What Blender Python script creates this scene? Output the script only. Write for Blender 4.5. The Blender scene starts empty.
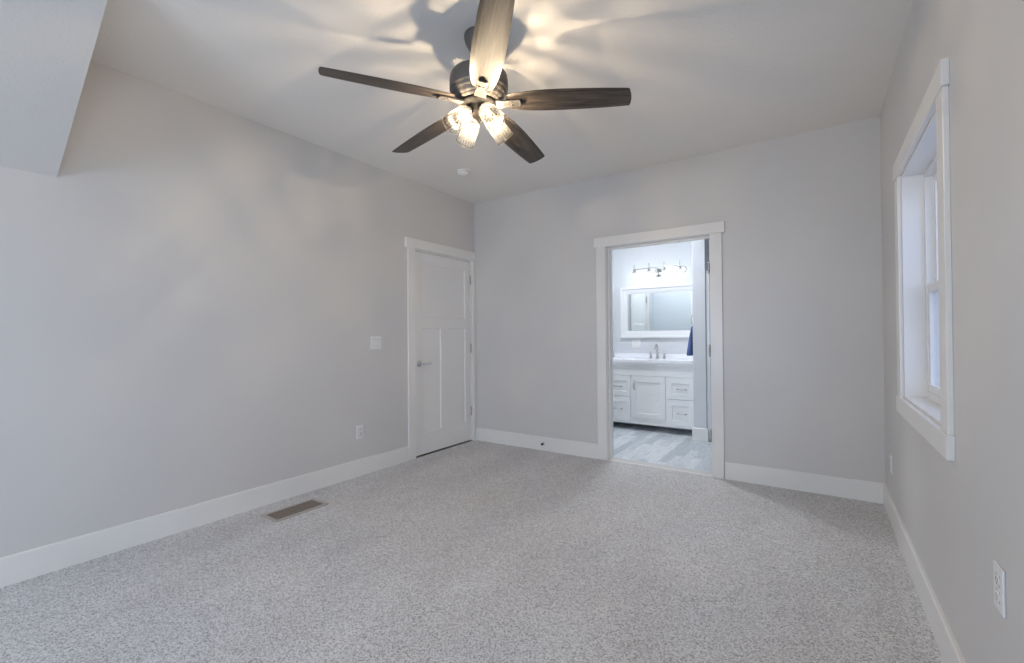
import bpy, bmesh, math, random
from mathutils import Vector, Matrix

S = bpy.context.scene
C = S.collection
PI = math.pi
V = Vector

# ------------------------------------------------------------------ camera
cam_d = bpy.data.cameras.new('camera')
cam = bpy.data.objects.new('camera', cam_d)
C.objects.link(cam)
cam_d.sensor_width = 36.0
cam_d.lens = 452.614 / 1024 * 36
cam_d.clip_start = 0.02
cam.matrix_world = (Matrix.Translation((0, 0, 1.2023)) @ Matrix.Rotation(0.59472, 4, 'Z')
                    @ Matrix.Rotation(PI / 2 + 0.00915, 4, 'X') @ Matrix.Rotation(-0.00752, 4, 'Z'))
S.camera = cam

# ------------------------------------------------------------------ room numbers (metres)
XL, XR, YB, YN, CE = -3.306, 0.381, 4.116, -2.9, 2.74
WT = 0.134                      # partition thickness
YBB = YB + WT                   # bathroom side of the back wall
BL, BR, BW = -2.412, 0.45, 6.15  # bathroom left, right, back

# ------------------------------------------------------------------ world, daylight fill, exposure
world = bpy.data.worlds.new('overcast_sky')
S.world = world
world.use_nodes = True
wn = world.node_tree.nodes
bg = wn['Background']
bg.inputs['Color'].default_value = (0.55, 0.64, 0.88, 1)
bg.inputs['Strength'].default_value = 1.5

def area(name, loc, rot, sx, sy, power, col):
    l = bpy.data.lights.new(name, 'AREA')
    l.shape = 'RECTANGLE'
    l.size, l.size_y, l.energy, l.color = sx, sy, power, col
    o = bpy.data.objects.new(name, l)
    C.objects.link(o)
    o.location = loc
    o.rotation_euler = rot
    return o

DAY_FILL = (0.70, 0.835, 1.0)
# added fill lamps outside two unseen windows, standing in for daylight
area('fill_near_window', (-1.90, YN - 0.30, 1.22), (PI / 2, 0, 0), 1.8, 1.6, 56, DAY_FILL)
area('fill_side_window', (XR + 0.30, -0.75, 1.15), (PI / 2, 0, PI / 2), 1.3, 1.4, 12, DAY_FILL)

S.view_settings.view_transform = 'Standard'
S.view_settings.look = 'None'
S.view_settings.gamma = 1.0
S.view_settings.use_curve_mapping = False
S.view_settings.exposure = 0.90
S.cycles.max_bounces = 12
S.cycles.diffuse_bounces = 8
S.cycles.transparent_max_bounces = 24
S.cycles.sample_clamp_indirect = 4.0
S.cycles.caustics_reflective = False
S.cycles.caustics_refractive = False
S.cycles.use_denoising = True

BULB_POWER = 8300.0             # filament radiance of the fan bulbs
VANITY_POWER = 9.5
BATH_FILL = 62.0  # strength of the added bathroom fill lamp

# ------------------------------------------------------------------ materials
MATS = {}

def nodes_of(name):
    m = bpy.data.materials.new(name)
    m.use_nodes = True
    nt = m.node_tree
    return m, nt, nt.nodes['Principled BSDF']

def coords(nt, scale=(1, 1, 1)):
    tc = nt.nodes.new('ShaderNodeTexCoord')
    mp = nt.nodes.new('ShaderNodeMapping')
    mp.inputs['Scale'].default_value = scale
    nt.links.new(tc.outputs['Object'], mp.inputs['Vector'])
    return mp.outputs['Vector']

def noise(nt, vec, scale, detail=3, rough=0.5):
    n = nt.nodes.new('ShaderNodeTexNoise')
    n.inputs['Scale'].default_value = scale
    n.inputs['Detail'].default_value = detail
    n.inputs['Roughness'].default_value = rough
    nt.links.new(vec, n.inputs['Vector'])
    return n.outputs['Fac']

def ramp(nt, fac, stops):
    r = nt.nodes.new('ShaderNodeValToRGB')
    els = r.color_ramp.elements
    while len(els) < len(stops):
        els.new(0.5)
    for e, (p, c) in zip(els, stops):
        e.position = p
        e.color = (*c, 1)
    nt.links.new(fac, r.inputs['Fac'])
    return r.outputs['Color']

def bump(nt, fac, strength, dist, p):
    b = nt.nodes.new('ShaderNodeBump')
    b.inputs['Strength'].default_value = strength
    b.inputs['Distance'].default_value = dist
    nt.links.new(fac, b.inputs['Height'])
    nt.links.new(b.outputs['Normal'], p.inputs['Normal'])

def paint(name, col, rough=0.5, bscale=None, bstr=0.1, var=0.03, bdist=0.002, metal=0.0, spec=0.5):
    """Painted or plain surface: slight colour drift and an optional fine relief."""
    m, nt, p = nodes_of(name)
    v = coords(nt)
    f = noise(nt, v, 1.7, 3)
    lo = tuple(c * (1 - var) for c in col)
    hi = tuple(min(1, c * (1 + var)) for c in col)
    nt.links.new(ramp(nt, f, [(0.3, lo), (0.7, hi)]), p.inputs['Base Color'])
    p.inputs['Roughness'].default_value = rough
    p.inputs['Metallic'].default_value = metal
    p.inputs['Specular IOR Level'].default_value = spec
    if bscale:
        bump(nt, noise(nt, v, bscale, 4, 0.6), bstr, bdist, p)
    MATS[name] = m
    return m

paint('wall_paint', (0.635, 0.618, 0.598), 0.42, 260, 0.12, 0.012, 0.001)
paint('ceiling_paint', (0.83, 0.80, 0.755), 0.8, 75, 0.45, 0.012, 0.004, spec=0.2)
paint('ceiling_toned_down', (0.65, 0.63, 0.60), 0.8, 75, 0.45, 0.012, 0.004, spec=0.2)  # ceiling colour darkened on the slope to offset excess daylight there
paint('bath_paint', (0.655, 0.67, 0.69), 0.6, 260, 0.1, 0.01, 0.001)
paint('trim_white', (0.80, 0.785, 0.755), 0.32, None)
paint('door_white', (0.80, 0.79, 0.77), 0.35, 40, 0.05, 0.01, 0.001)
paint('vinyl_white', (0.78, 0.775, 0.76), 0.3)
paint('plate_white', (0.80, 0.80, 0.79), 0.3)
paint('plastic_white', (0.78, 0.77, 0.75), 0.4)
paint('cabinet_white', (0.82, 0.825, 0.825), 0.35)
paint('stone_white', (0.86, 0.87, 0.90), 0.15)
paint('acrylic_white', (0.80, 0.82, 0.84), 0.2)
paint('nickel', (0.50, 0.49, 0.47), 0.3, metal=1.0)
paint('chrome', (0.62, 0.63, 0.65), 0.15, metal=1.0)
paint('fan_nickel', (0.13, 0.118, 0.105), 0.5, metal=0.35)
paint('fan_nickel_light', (0.075, 0.07, 0.065), 0.5, metal=0.3)
paint('hub_gunmetal', (0.013, 0.012, 0.011), 0.6, metal=0.0, spec=0.1)
paint('dark_slot', (0.03, 0.03, 0.03), 0.6)
paint('outlet_gap', (0.42, 0.42, 0.42), 0.6)
paint('taupe_metal', (0.30, 0.25, 0.205), 0.45, metal=0.3)
paint('register_frame', (0.44, 0.40, 0.36), 0.45)
paint('door_gap', (0.25, 0.24, 0.23), 0.8)
paint('toekick', (0.26, 0.27, 0.28), 0.6)
paint('towel_blue', (0.10, 0.14, 0.30), 0.95, 180, 0.6, 0.1, 0.004, spec=0.1)
paint('patio', (0.50, 0.50, 0.50), 0.9, 30, 0.5, 0.3, 0.02)
paint('siding', (0.55, 0.56, 0.58), 0.6, None)

def make_carpet():
    m, nt, p = nodes_of('carpet')
    v = coords(nt)
    # twisted tufts: two fine scales of mottling, over the soft lanes a vacuum leaves in the pile
    vo = nt.nodes.new('ShaderNodeTexVoronoi')
    vo.inputs['Scale'].default_value = 215
    nt.links.new(v, vo.inputs['Vector'])
    sp = nt.nodes.new('ShaderNodeSeparateColor')
    nt.links.new(vo.outputs['Color'], sp.inputs[0])
    a = sp.outputs[0]
    big = noise(nt, coords(nt, (1.3, 0.55, 1)), 2.3, 3)
    col = ramp(nt, a, [(0.0, (0.31, 0.30, 0.29)), (0.30, (0.56, 0.555, 0.55)), (0.80, (0.78, 0.775, 0.775))])
    lane = ramp(nt, big, [(0.35, (0.91, 0.90, 0.90)), (0.65, (1.0, 1.0, 1.0))])
    mx = nt.nodes.new('ShaderNodeMix')
    mx.data_type = 'RGBA'
    mx.blend_type = 'MULTIPLY'
    mx.inputs['Factor'].default_value = 1
    nt.links.new(col, mx.inputs['A'])
    nt.links.new(lane, mx.inputs['B'])
    nt.links.new(mx.outputs['Result'], p.inputs['Base Color'])
    p.inputs['Roughness'].default_value = 1.0
    p.inputs['Specular IOR Level'].default_value = 0.05
    bump(nt, vo.outputs['Distance'], 0.25, 0.004, p)
    MATS['carpet'] = m
make_carpet()

def make_planks():
    m, nt, p = nodes_of('plank_floor')
    tc = nt.nodes.new('ShaderNodeTexCoord')
    mp = nt.nodes.new('ShaderNodeMapping')
    mp.inputs['Rotation'].default_value = (0, 0, PI / 2)
    nt.links.new(tc.outputs['Object'], mp.inputs['Vector'])
    br = nt.nodes.new('ShaderNodeTexBrick')
    br.inputs['Scale'].default_value = 1
    br.inputs['Brick Width'].default_value = 0.62
    br.inputs['Row Height'].default_value = 0.085
    br.inputs['Mortar Size'].default_value = 0.001
    br.inputs['Color1'].default_value = (0.57, 0.61, 0.64, 1)
    br.inputs['Color2'].default_value = (0.88, 0.89, 0.90, 1)
    br.inputs['Mortar'].default_value = (0.52, 0.57, 0.60, 1)
    nt.links.new(mp.outputs['Vector'], br.inputs['Vector'])
    g = noise(nt, coords(nt, (14, 1.6, 1)), 3.5, 5, 0.7)
    gc = ramp(nt, g, [(0.35, (0.70, 0.75, 0.79)), (0.65, (1.0, 1.0, 1.0))])
    mx = nt.nodes.new('ShaderNodeMix')
    mx.data_type = 'RGBA'
    mx.blend_type = 'MULTIPLY'
    mx.inputs['Factor'].default_value = 1
    nt.links.new(br.outputs['Color'], mx.inputs['A'])
    nt.links.new(gc, mx.inputs['B'])
    nt.links.new(mx.outputs['Result'], p.inputs['Base Color'])
    p.inputs['Roughness'].default_value = 0.35
    MATS['plank_floor'] = m
make_planks()

def make_blade():
    m, nt, p = nodes_of('blade_wood')
    g = noise(nt, coords(nt, (2.2, 38, 8)), 2.2, 6, 0.65)
    nt.links.new(ramp(nt, g, [(0.32, (0.014, 0.011, 0.009)), (0.5, (0.045, 0.036, 0.030)), (0.68, (0.095, 0.078, 0.064))]),
                 p.inputs['Base Color'])
    p.inputs['Roughness'].default_value = 0.42
    MATS['blade_wood'] = m
make_blade()

def glassy(name, tint, rough, translucent, gloss=True):
    """Thin clear sheet: transparent, with a share of milky scatter and a Fresnel reflection."""
    m = bpy.data.materials.new(name)
    m.use_nodes = True
    nt = m.node_tree
    nt.nodes.remove(nt.nodes['Principled BSDF'])
    out = nt.nodes['Material Output']
    tr = nt.nodes.new('ShaderNodeBsdfTransparent')
    tr.inputs['Color'].default_value = (*tint, 1)
    cur = tr.outputs[0]
    if translucent > 0:
        tl = nt.nodes.new('ShaderNodeBsdfTranslucent')
        tl.inputs['Color'].default_value = (0.95, 0.94, 0.92, 1)
        mx = nt.nodes.new('ShaderNodeMixShader')
        mx.inputs[0].default_value = translucent
        nt.links.new(cur, mx.inputs[1])
        nt.links.new(tl.outputs[0], mx.inputs[2])
        cur = mx.outputs[0]
    gl = nt.nodes.new('ShaderNodeBsdfGlossy')
    gl.inputs['Roughness'].default_value = rough
    # Schlick reflectance from the facing term, the same from both sides of the thin sheet
    lw = nt.nodes.new('ShaderNodeLayerWeight')
    pw = nt.nodes.new('ShaderNodeMath'); pw.operation = 'POWER'; pw.inputs[1].default_value = 5
    fr = nt.nodes.new('ShaderNodeMath'); fr.operation = 'MULTIPLY_ADD'
    fr.inputs[1].default_value = 0.90; fr.inputs[2].default_value = 0.04
    lw.inputs['Blend'].default_value = 0.5
    nt.links.new(lw.outputs['Facing'], pw.inputs[0])
    nt.links.new(pw.outputs[0], fr.inputs[0])
    mx = nt.nodes.new('ShaderNodeMixShader')
    nt.links.new(fr.outputs[0], mx.inputs[0])
    nt.links.new(cur, mx.inputs[1])
    nt.links.new(gl.outputs[0], mx.inputs[2])
    nt.links.new(mx.outputs[0], out.inputs['Surface'])
    MATS[name] = m
    return m

glassy('pane_glass', (0.93, 0.95, 0.98), 0.0, 0.0)
glassy('rib_thick', (0.50, 0.49, 0.47), 0.16, 0.020)
glassy('rib_thin', (0.95, 0.94, 0.92), 0.16, 0.012)
glassy('bulb_glass', (0.97, 0.96, 0.95), 0.02, 0.002)
glassy('vanity_glass', (0.92, 0.94, 0.96), 0.1, 0.10)

def emitter(name, col, strength):
    m = bpy.data.materials.new(name)
    m.use_nodes = True
    nt = m.node_tree
    nt.nodes.remove(nt.nodes['Principled BSDF'])
    e = nt.nodes.new('ShaderNodeEmission')
    e.inputs['Color'].default_value = (*col, 1)
    e.inputs['Strength'].default_value = strength
    nt.links.new(e.outputs[0], nt.nodes['Material Output'].inputs['Surface'])
    MATS[name] = m
emitter('warm_filament', (1.0, 0.80, 0.56), BULB_POWER)
emitter('cool_bulb', (0.86, 0.93, 1.0), VANITY_POWER)
emitter('cool_fill', (0.88, 0.93, 1.0), BATH_FILL)

def make_mirror():
    m, nt, p = nodes_of('mirror_silver')
    p.inputs['Base Color'].default_value = (0.80, 0.86, 0.88, 1)
    p.inputs['Metallic'].default_value = 1
    p.inputs['Roughness'].default_value = 0.02
    MATS['mirror_silver'] = m
make_mirror()

# ------------------------------------------------------------------ mesh helpers
def quad(bm, pts, n, mi=0, smooth=False):
    vs = [bm.verts.new(q) for q in pts]
    f = bm.faces.new(vs)
    f.normal_update()
    if f.normal.dot(V(n)) < 0:
        f.normal_flip()
    f.material_index = mi
    f.smooth = smooth
    return f

def box(bm, a, b, bev=0.0, seg=2, mi=0, M=None):
    a, b = V(a), V(b)
    r = bmesh.ops.create_cube(bm, size=1)
    vs = r['verts']
    c, d = (a + b) / 2, (b - a)
    for v in vs:
        v.co = V((v.co.x * abs(d.x), v.co.y * abs(d.y), v.co.z * abs(d.z))) + c
    fs = {f for v in vs for f in v.link_faces}
    if bev > 0:
        es = list({e for v in vs for e in v.link_edges})
        r2 = bmesh.ops.bevel(bm, geom=es, offset=bev, segments=seg, affect='EDGES', profile=0.5)
        fs = {f for f in fs if f.is_valid} | set(r2['faces'])
        vs = list({v for f in fs for v in f.verts})
    for f in fs:
        f.material_index = mi
    if M is not None:
        bmesh.ops.transform(bm, matrix=M, verts=vs)
    return vs

def lathe(bm, prof, seg=32, M=None, mi=0, rib=None, alt=None, ell=(1, 1)):
    """Revolve (r, z) pairs about z. rib=(count, depth) flutes the wall; alt alternates two material slots."""
    rings = []
    allv = []
    for r, z in prof:
        if r < 1e-6:
            v = bm.verts.new((0, 0, z))
            rings.append([v])
            allv.append(v)
        else:
            ring = []
            for i in range(seg):
                t = 2 * PI * i / seg
                rr = r
                if rib and r > rib[2]:
                    rr = r + rib[1] * (1 if (i * rib[0] * 2 // seg) % 2 == 0 else -1)
                ring.append(bm.verts.new((rr * math.cos(t) * ell[0], rr * math.sin(t) * ell[1], z)))
            rings.append(ring)
            allv += ring
    for A, B in zip(rings, rings[1:]):
        if len(A) == 1 and len(B) == 1:
            continue
        for i in range(seg):
            j = (i + 1) % seg
            if len(A) == 1:
                f = bm.faces.new((A[0], B[j], B[i]))
            elif len(B) == 1:
                f = bm.faces.new((A[i], A[j], B[0]))
            else:
                f = bm.faces.new((A[i], A[j], B[j], B[i]))
            f.smooth = True
            f.material_index = mi
            if alt:
                f.material_index = alt[(i * alt[2] * 2 // seg) % 2]
    if M is not None:
        bmesh.ops.transform(bm, matrix=M, verts=allv)
    return allv

def cyl(bm, p0, p1, r0, r1=None, seg=16, mi=0, caps=True):
    p0, p1 = V(p0), V(p1)
    r1 = r0 if r1 is None else r1
    L = (p1 - p0).length
    M = Matrix.Translation(p0) @ (p1 - p0).to_track_quat('Z', 'Y').to_matrix().to_4x4()
    prof = [(r0, 0), (r1, L)]
    if caps:
        prof = [(0, 0)] + prof + [(0, L)]
    vs = lathe(bm, prof, seg, M, mi)
    return vs

def tube(bm, pts, rad, seg=10, mi=0):
    """Round bar along a list of points; rad is a number or one per point."""
    pts = [V(q) for q in pts]
    n = len(pts)
    rs = rad if isinstance(rad, (list, tuple)) else [rad] * n
    up = V((0, 0, 1))
    rings = []
    prev = None
    for i, q in enumerate(pts):
        t = (pts[min(i + 1, n - 1)] - pts[max(i - 1, 0)]).normalized()
        s = t.cross(prev if prev is not None else (up if abs(t.z) < 0.9 else V((1, 0, 0))))
        if s.length < 1e-4:
            s = t.cross(V((0, 1, 0)))
        s.normalize()
        u = s.cross(t).normalized()
        prev = u
        rings.append([bm.verts.new(q + rs[i] * (math.cos(2 * PI * k / seg) * s + math.sin(2 * PI * k / seg) * u)) for k in range(seg)])
    for A, B in zip(rings, rings[1:]):
        for k in range(seg):
            j = (k + 1) % seg
            f = bm.faces.new((A[k], A[j], B[j], B[k]))
            f.smooth = True
            f.material_index = mi
    bm.faces.new(rings[0][::-1]).material_index = mi
    bm.faces.new(rings[-1]).material_index = mi

def holed(bm, o, U, W, N, w, h, t, holes, mi=0):
    """Slab w x h (along U, W), front face at o with normal N, thickness t behind it, rectangular holes right through."""
    o, U, W, N = V(o), V(U), V(W), V(N)
    us = sorted({0, w} | {x for H in holes for x in (H[0], H[1])})
    vs = sorted({0, h} | {x for H in holes for x in (H[2], H[3])})
    P = lambda a, b, d: o + U * a + W * b - N * d
    for a0, a1 in zip(us, us[1:]):
        for b0, b1 in zip(vs, vs[1:]):
            ca, cb = (a0 + a1) / 2, (b0 + b1) / 2
            if any(H[0] < ca < H[1] and H[2] < cb < H[3] for H in holes):
                continue
            for d, s in ((0, 1), (t, -1)):
                quad(bm, [P(a0, b0, d), P(a1, b0, d), P(a1, b1, d), P(a0, b1, d)], N * s, mi)
    def side(a0, b0, a1, b1, n):
        quad(bm, [P(a0, b0, 0), P(a1, b1, 0), P(a1, b1, t), P(a0, b0, t)], n, mi)
    side(0, 0, w, 0, -W); side(0, h, w, h, W); side(0, 0, 0, h, -U); side(w, 0, w, h, U)
    for H in holes:
        if H[2] > 0: side(H[0], H[2], H[1], H[2], W)
        if H[3] < h: side(H[0], H[3], H[1], H[3], -W)
        side(H[0], H[2], H[0], H[3], U); side(H[1], H[2], H[1], H[3], -U)

def panelled(bm, o, U, W, N, w, h, t, panels, depth=0.009, bev=0.012, both=False, mi=0):
    """Door or drawer front: slab with recessed, chamfered panels (u0, u1, v0, v1) on the face (and on the back)."""
    o, U, W, N = V(o), V(U), V(W), V(N)
    def face(d0, s, ps):
        P = lambda a, b, d: o + U * a + W * b - N * (d0 + s * d)
        n = N * s
        us = sorted({0, w} | {x for H in ps for x in (H[0], H[1])})
        vs = sorted({0, h} | {x for H in ps for x in (H[2], H[3])})
        for a0, a1 in zip(us, us[1:]):
            for b0, b1 in zip(vs, vs[1:]):
                ca, cb = (a0 + a1) / 2, (b0 + b1) / 2
                if any(H[0] < ca < H[1] and H[2] < cb < H[3] for H in ps):
                    continue
                quad(bm, [P(a0, b0, 0), P(a1, b0, 0), P(a1, b1, 0), P(a0, b1, 0)], n, mi)
        for u0, u1, v0, v1 in ps:
            A = [(u0, v0), (u1, v0), (u1, v1), (u0, v1)]
            B = [(u0 + bev, v0 + bev), (u1 - bev, v0 + bev), (u1 - bev, v1 - bev), (u0 + bev, v1 - bev)]
            for k in range(4):
                j = (k + 1) % 4
                quad(bm, [P(*A[k], 0), P(*A[j], 0), P(*B[j], depth), P(*B[k], depth)], n, mi)
            quad(bm, [P(*q, depth) for q in B], n, mi)
    face(0, 1, panels)
    face(t, -1, panels if both else [])
    P = lambda a, b, d: o + U * a + W * b - N * d
    for a0, b0, a1, b1, n in ((0, 0, w, 0, -W), (0, h, w, h, W), (0, 0, 0, h, -U), (w, 0, w, h, U)):
        quad(bm, [P(a0, b0, 0), P(a1, b1, 0), P(a1, b1, t), P(a0, b0, t)], n, mi)

def obj(name, bm, mats, parent=None, origin=None):
    me = bpy.data.meshes.new(name)
    if origin is not None:
        bmesh.ops.translate(bm, vec=-V(origin), verts=bm.verts[:])
    bm.to_mesh(me)
    bm.free()
    for m in (mats if isinstance(mats, (list, tuple)) else [mats]):
        me.materials.append(MATS[m])
    o = bpy.data.objects.new(name, me)
    C.objects.link(o)
    if origin is not None:
        o.location = origin
    if parent is not None:
        o.parent = parent
    return o

def tag(o, label, cat=None, group=None, kind=None):
    if label: o['label'] = label
    if cat: o['category'] = cat
    if group: o['group'] = group
    if kind: o['kind'] = kind
    return o

def thing(name, label, cat, loc=(0, 0, 0), group=None, kind=None, M=None):
    o = bpy.data.objects.new(name, None)
    o.empty_display_size = 0.1
    C.objects.link(o)
    if M is not None:
        o.matrix_world = M
    else:
        o.location = loc
    return tag(o, label, cat, group, kind)

NB = bmesh.new
def struct(name, bm, m, label, cat):
    return tag(obj(name, bm, m), label, cat, kind='structure')

# ------------------------------------------------------------------ room shell
W1 = (2.225, 3.20, 0.85, 2.05)                      # the window in view: y0 y1 z0 z1
W2 = (-2.75, -1.05, 0.45, 2.00)                     # window added in the near wall for fill light, out of view: x0 x1 z0 z1
W3 = (-1.35, -0.15, 0.45, 1.85)                     # unseen right wall window, added to bring side fill behind the camera
D1 = (3.168, 4.062, 2.07)                           # closed door in the left wall: y0 y1 top
D2 = (-1.700, -0.739, 2.062)                        # doorway to the bathroom: x0 x1 top
D3 = (4.62, 5.36, 2.05)                             # bathroom side door: y0 y1 top

b = NB(); box(b, (XL - 0.2, YN - 0.2, -0.12), (XR + 0.2, YB + 0.0, 0))
struct('floor', b, 'carpet', 'pale grey speckled carpet covering the bedroom floor', 'floor')
b = NB(); box(b, (D2[0] - 0.02, YB, -0.12), (D2[1] + 0.02, YBB + 0.001, -0.002))
box(b, (BL - 0.1, YBB + 0.001, -0.12), (BR + 0.1, BW + 0.1, -0.002))
struct('floor_bathroom', b, 'plank_floor', 'blue grey weathered plank floor of the bathroom', 'floor')
b = NB(); box(b, (XL - 0.2, YN - 0.2, CE), (XR + 0.2, YBB, CE + 0.1))
struct('ceiling', b, 'ceiling_paint', 'flat textured off white bedroom ceiling', 'ceiling')
b = NB(); box(b, (BL - 0.1, YBB + 0.001, CE), (BR + 0.1, BW + 0.1, CE + 0.1))
struct('ceiling_bathroom', b, 'bath_paint', 'plain white bathroom ceiling', 'ceiling')

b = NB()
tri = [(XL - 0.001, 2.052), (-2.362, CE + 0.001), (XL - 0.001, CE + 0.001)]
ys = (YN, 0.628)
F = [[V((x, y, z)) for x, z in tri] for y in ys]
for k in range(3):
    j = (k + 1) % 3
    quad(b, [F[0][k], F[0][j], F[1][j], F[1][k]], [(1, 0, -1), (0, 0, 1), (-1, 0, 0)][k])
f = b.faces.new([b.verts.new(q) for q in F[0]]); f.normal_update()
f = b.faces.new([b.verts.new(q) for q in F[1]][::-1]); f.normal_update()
struct('ceiling_slope', b, 'ceiling_toned_down', 'sloped textured ceiling section at upper left above the long grey wall', 'ceiling')

Z = V((0, 0, 1))
b = NB(); holed(b, (XL, YN - 0.2, 0), (0, 1, 0), Z, (1, 0, 0), YBB - YN + 0.2, CE, 0.14,
                [(D1[0] - YN + 0.2, D1[1] - YN + 0.2, 0, D1[2])])
struct('wall_left', b, 'wall_paint', 'long grey left wall with the closed white door', 'wall')
b = NB(); holed(b, (XL, YB, 0), (1, 0, 0), Z, (0, -1, 0), XR - XL + 0.17, CE, WT - 0.004,
                [(D2[0] - XL, D2[1] - XL, 0, D2[2])])
struct('wall_back', b, 'wall_paint', 'grey back wall with the open bathroom doorway', 'wall')
b = NB(); holed(b, (XL, YBB, 0), (1, 0, 0), Z, (0, 1, 0), BR - XL + 0.1, CE, 0.0035,
                [(D2[0] - XL, D2[1] - XL, 0, D2[2])])
struct('wall_bathroom_front', b, 'bath_paint', 'pale bathroom side of the wall around the doorway', 'wall')
b = NB(); holed(b, (XR, YN - 0.2, 0), (0, 1, 0), Z, (-1, 0, 0), YB - YN + 0.2, CE, 0.17,
                [(W1[0] - YN + 0.2, W1[1] - YN + 0.2, W1[2], W1[3]), (W3[0] - YN + 0.2, W3[1] - YN + 0.2, W3[2], W3[3])])
struct('wall_right', b, 'wall_paint', 'grey right wall with the deep set window', 'wall')
b = NB(); holed(b, (XL, YN, 0), (1, 0, 0), Z, (0, 1, 0), XR - XL, CE, 0.17,
                [(W2[0] - XL, W2[1] - XL, W2[2], W2[3])])
struct('wall_near', b, 'wall_paint', 'grey wall behind the camera with an added wide window', 'wall')
b = NB(); holed(b, (BL, YBB, 0), (0, 1, 0), Z, (1, 0, 0), BW - YBB, CE, 0.1,
                [(D3[0] - YBB, D3[1] - YBB, 0, D3[2])])
struct('wall_bathroom_left', b, 'bath_paint', 'pale left wall of the bathroom beside the vanity', 'wall')
b = NB(); box(b, (BL - 0.1, BW, 0), (BR + 0.1, BW + 0.1, CE))
struct('wall_bathroom_back', b, 'bath_paint', 'pale bathroom wall behind the vanity mirror', 'wall')
b = NB(); box(b, (BR, YBB, 0), (BR + 0.1, BW, CE))
struct('wall_bathroom_right', b, 'bath_paint', 'pale right wall of the bathroom', 'wall')
PX0, PX1, PY = -1.185, -1.046, 5.43
b = NB(); box(b, (PX0, PY, 0), (PX1, BW, CE), 0.004, 1)
struct('wall_bathroom_partition', b, 'bath_paint', 'short pale partition wall at the right end of the vanity', 'wall')

# baseboards
BH, BT = 0.142, 0.015
def board(bm, a, c, n):
    """Flat board from a to c (floor points on the wall), growing along n, eased top edge."""
    a, c, n = V((*a, 0)), V((*c, 0)), V((*n, 0))
    sec = [(0, 0), (BT, 0), (BT, BH - 0.005), (BT - 0.005, BH), (0, BH)]
    A = [a + n * d + Z * h for d, h in sec]
    B = [c + n * d + Z * h for d, h in sec]
    mid = (a + c) / 2 + Z * BH / 2 + n * BT / 2
    for k in range(5):
        j = (k + 1) % 5
        q = [A[k], A[j], B[j], B[k]]
        quad(bm, q, sum(q, V()) / 4 - mid)
    for E_, s in ((A, a - c), (B, c - a)):
        f = bm.faces.new([bm.verts.new(q) for q in E_]); f.normal_update()
        if f.normal.dot(s) < 0: f.normal_flip()

b = NB(); board(b, (XL, YN), (XL, 3.072), (1, 0))
struct('baseboard_left', b, 'trim_white', 'white baseboard along the left wall', 'baseboard')
b = NB(); board(b, (XL + 0.02, YB), (-1.782, YB), (0, -1)); board(b, (-0.652, YB), (XR, YB), (0, -1))
struct('baseboard_back', b, 'trim_white', 'white baseboard along the back wall either side of the doorway', 'baseboard')
b = NB(); board(b, (XR, YN), (XR, YB - BT), (-1, 0))
struct('baseboard_right', b, 'trim_white', 'white baseboard along the right wall', 'baseboard')
b = NB(); board(b, (XL + BT, YN), (XR - BT, YN), (0, 1))
struct('baseboard_near', b, 'trim_white', 'white baseboard along the wall behind the camera', 'baseboard')
b = NB(); board(b, (PX0 - BT, PY), (PX1 + BT, PY), (0, -1)); board(b, (PX1, PY), (PX1, 5.449), (1, 0)); board(b, (PX0, PY), (PX0, 5.575), (-1, 0))
struct('baseboard_partition', b, 'trim_white', 'white baseboard wrapping the bathroom partition end', 'baseboard')
b = NB(); board(b, (BL, YBB), (BL, D3[0] - 0.092), (1, 0)); board(b, (BL, D3[1] + 0.092), (BL, 5.60), (1, 0))
board(b, (BL + BT, YBB), (D2[0] - 0.1, YBB), (0, 1)); board(b, (D2[1] + 0.1, YBB), (BR, YBB), (0, 1))
struct('baseboard_bathroom', b, 'trim_white', 'white baseboard in the bathroom', 'baseboard')

# ------------------------------------------------------------------ doors
CT = 0.018
def casing(parent, fr, w0, w1, top, cw=0.092, head=0.095, horn=0.024, right_w=None, bottom=0.0, sill=False):
    """Flat side casings with a thicker, slightly longer head board. fr(u, z, d) -> point, d out of the wall."""
    rw = cw if right_w is None else right_w
    def bar(name, u0, u1, z0, z1, d1):
        bm = NB()
        P, Q = V(fr(u0, z0, 0)), V(fr(u1, z1, d1))
        lo = V((min(P.x, Q.x), min(P.y, Q.y), min(P.z, Q.z))); hi = V((max(P.x, Q.x), max(P.y, Q.y), max(P.z, Q.z)))
        box(bm, lo, hi, 0.0022, 1)
        obj(name, bm, 'trim_white', parent)
    z0 = bottom
    bar('side_casing', w0 - cw, w0, z0, top, CT)
    bar('side_casing', w1, w1 + rw, z0, top, CT)
    bar('head_casing', w0 - cw - horn, w1 + rw + min(horn, 0.05 if right_w is None else 0), top, top + head, CT + 0.005)
    if sill:
        bar('apron_casing', w0 - cw - horn * 0.6, w1 + rw + horn * 0.6, bottom - 0.085, bottom, CT + 0.005)

def hinge(bm, p, n, z, h=0.095):
    """Barrel hinge: knuckle with end balls, plus a leaf."""
    p = V(p)
    for k in range(5):
        z0 = z - h / 2 + k * h / 5
        cyl(bm, (p.x, p.y, z0 + 0.001), (p.x, p.y, z0 + h / 5 - 0.001), 0.0075, seg=12)
    cyl(bm, (p.x, p.y, z - h / 2 - 0.006), (p.x, p.y, z + h / 2 + 0.006), 0.005, seg=10)

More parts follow.
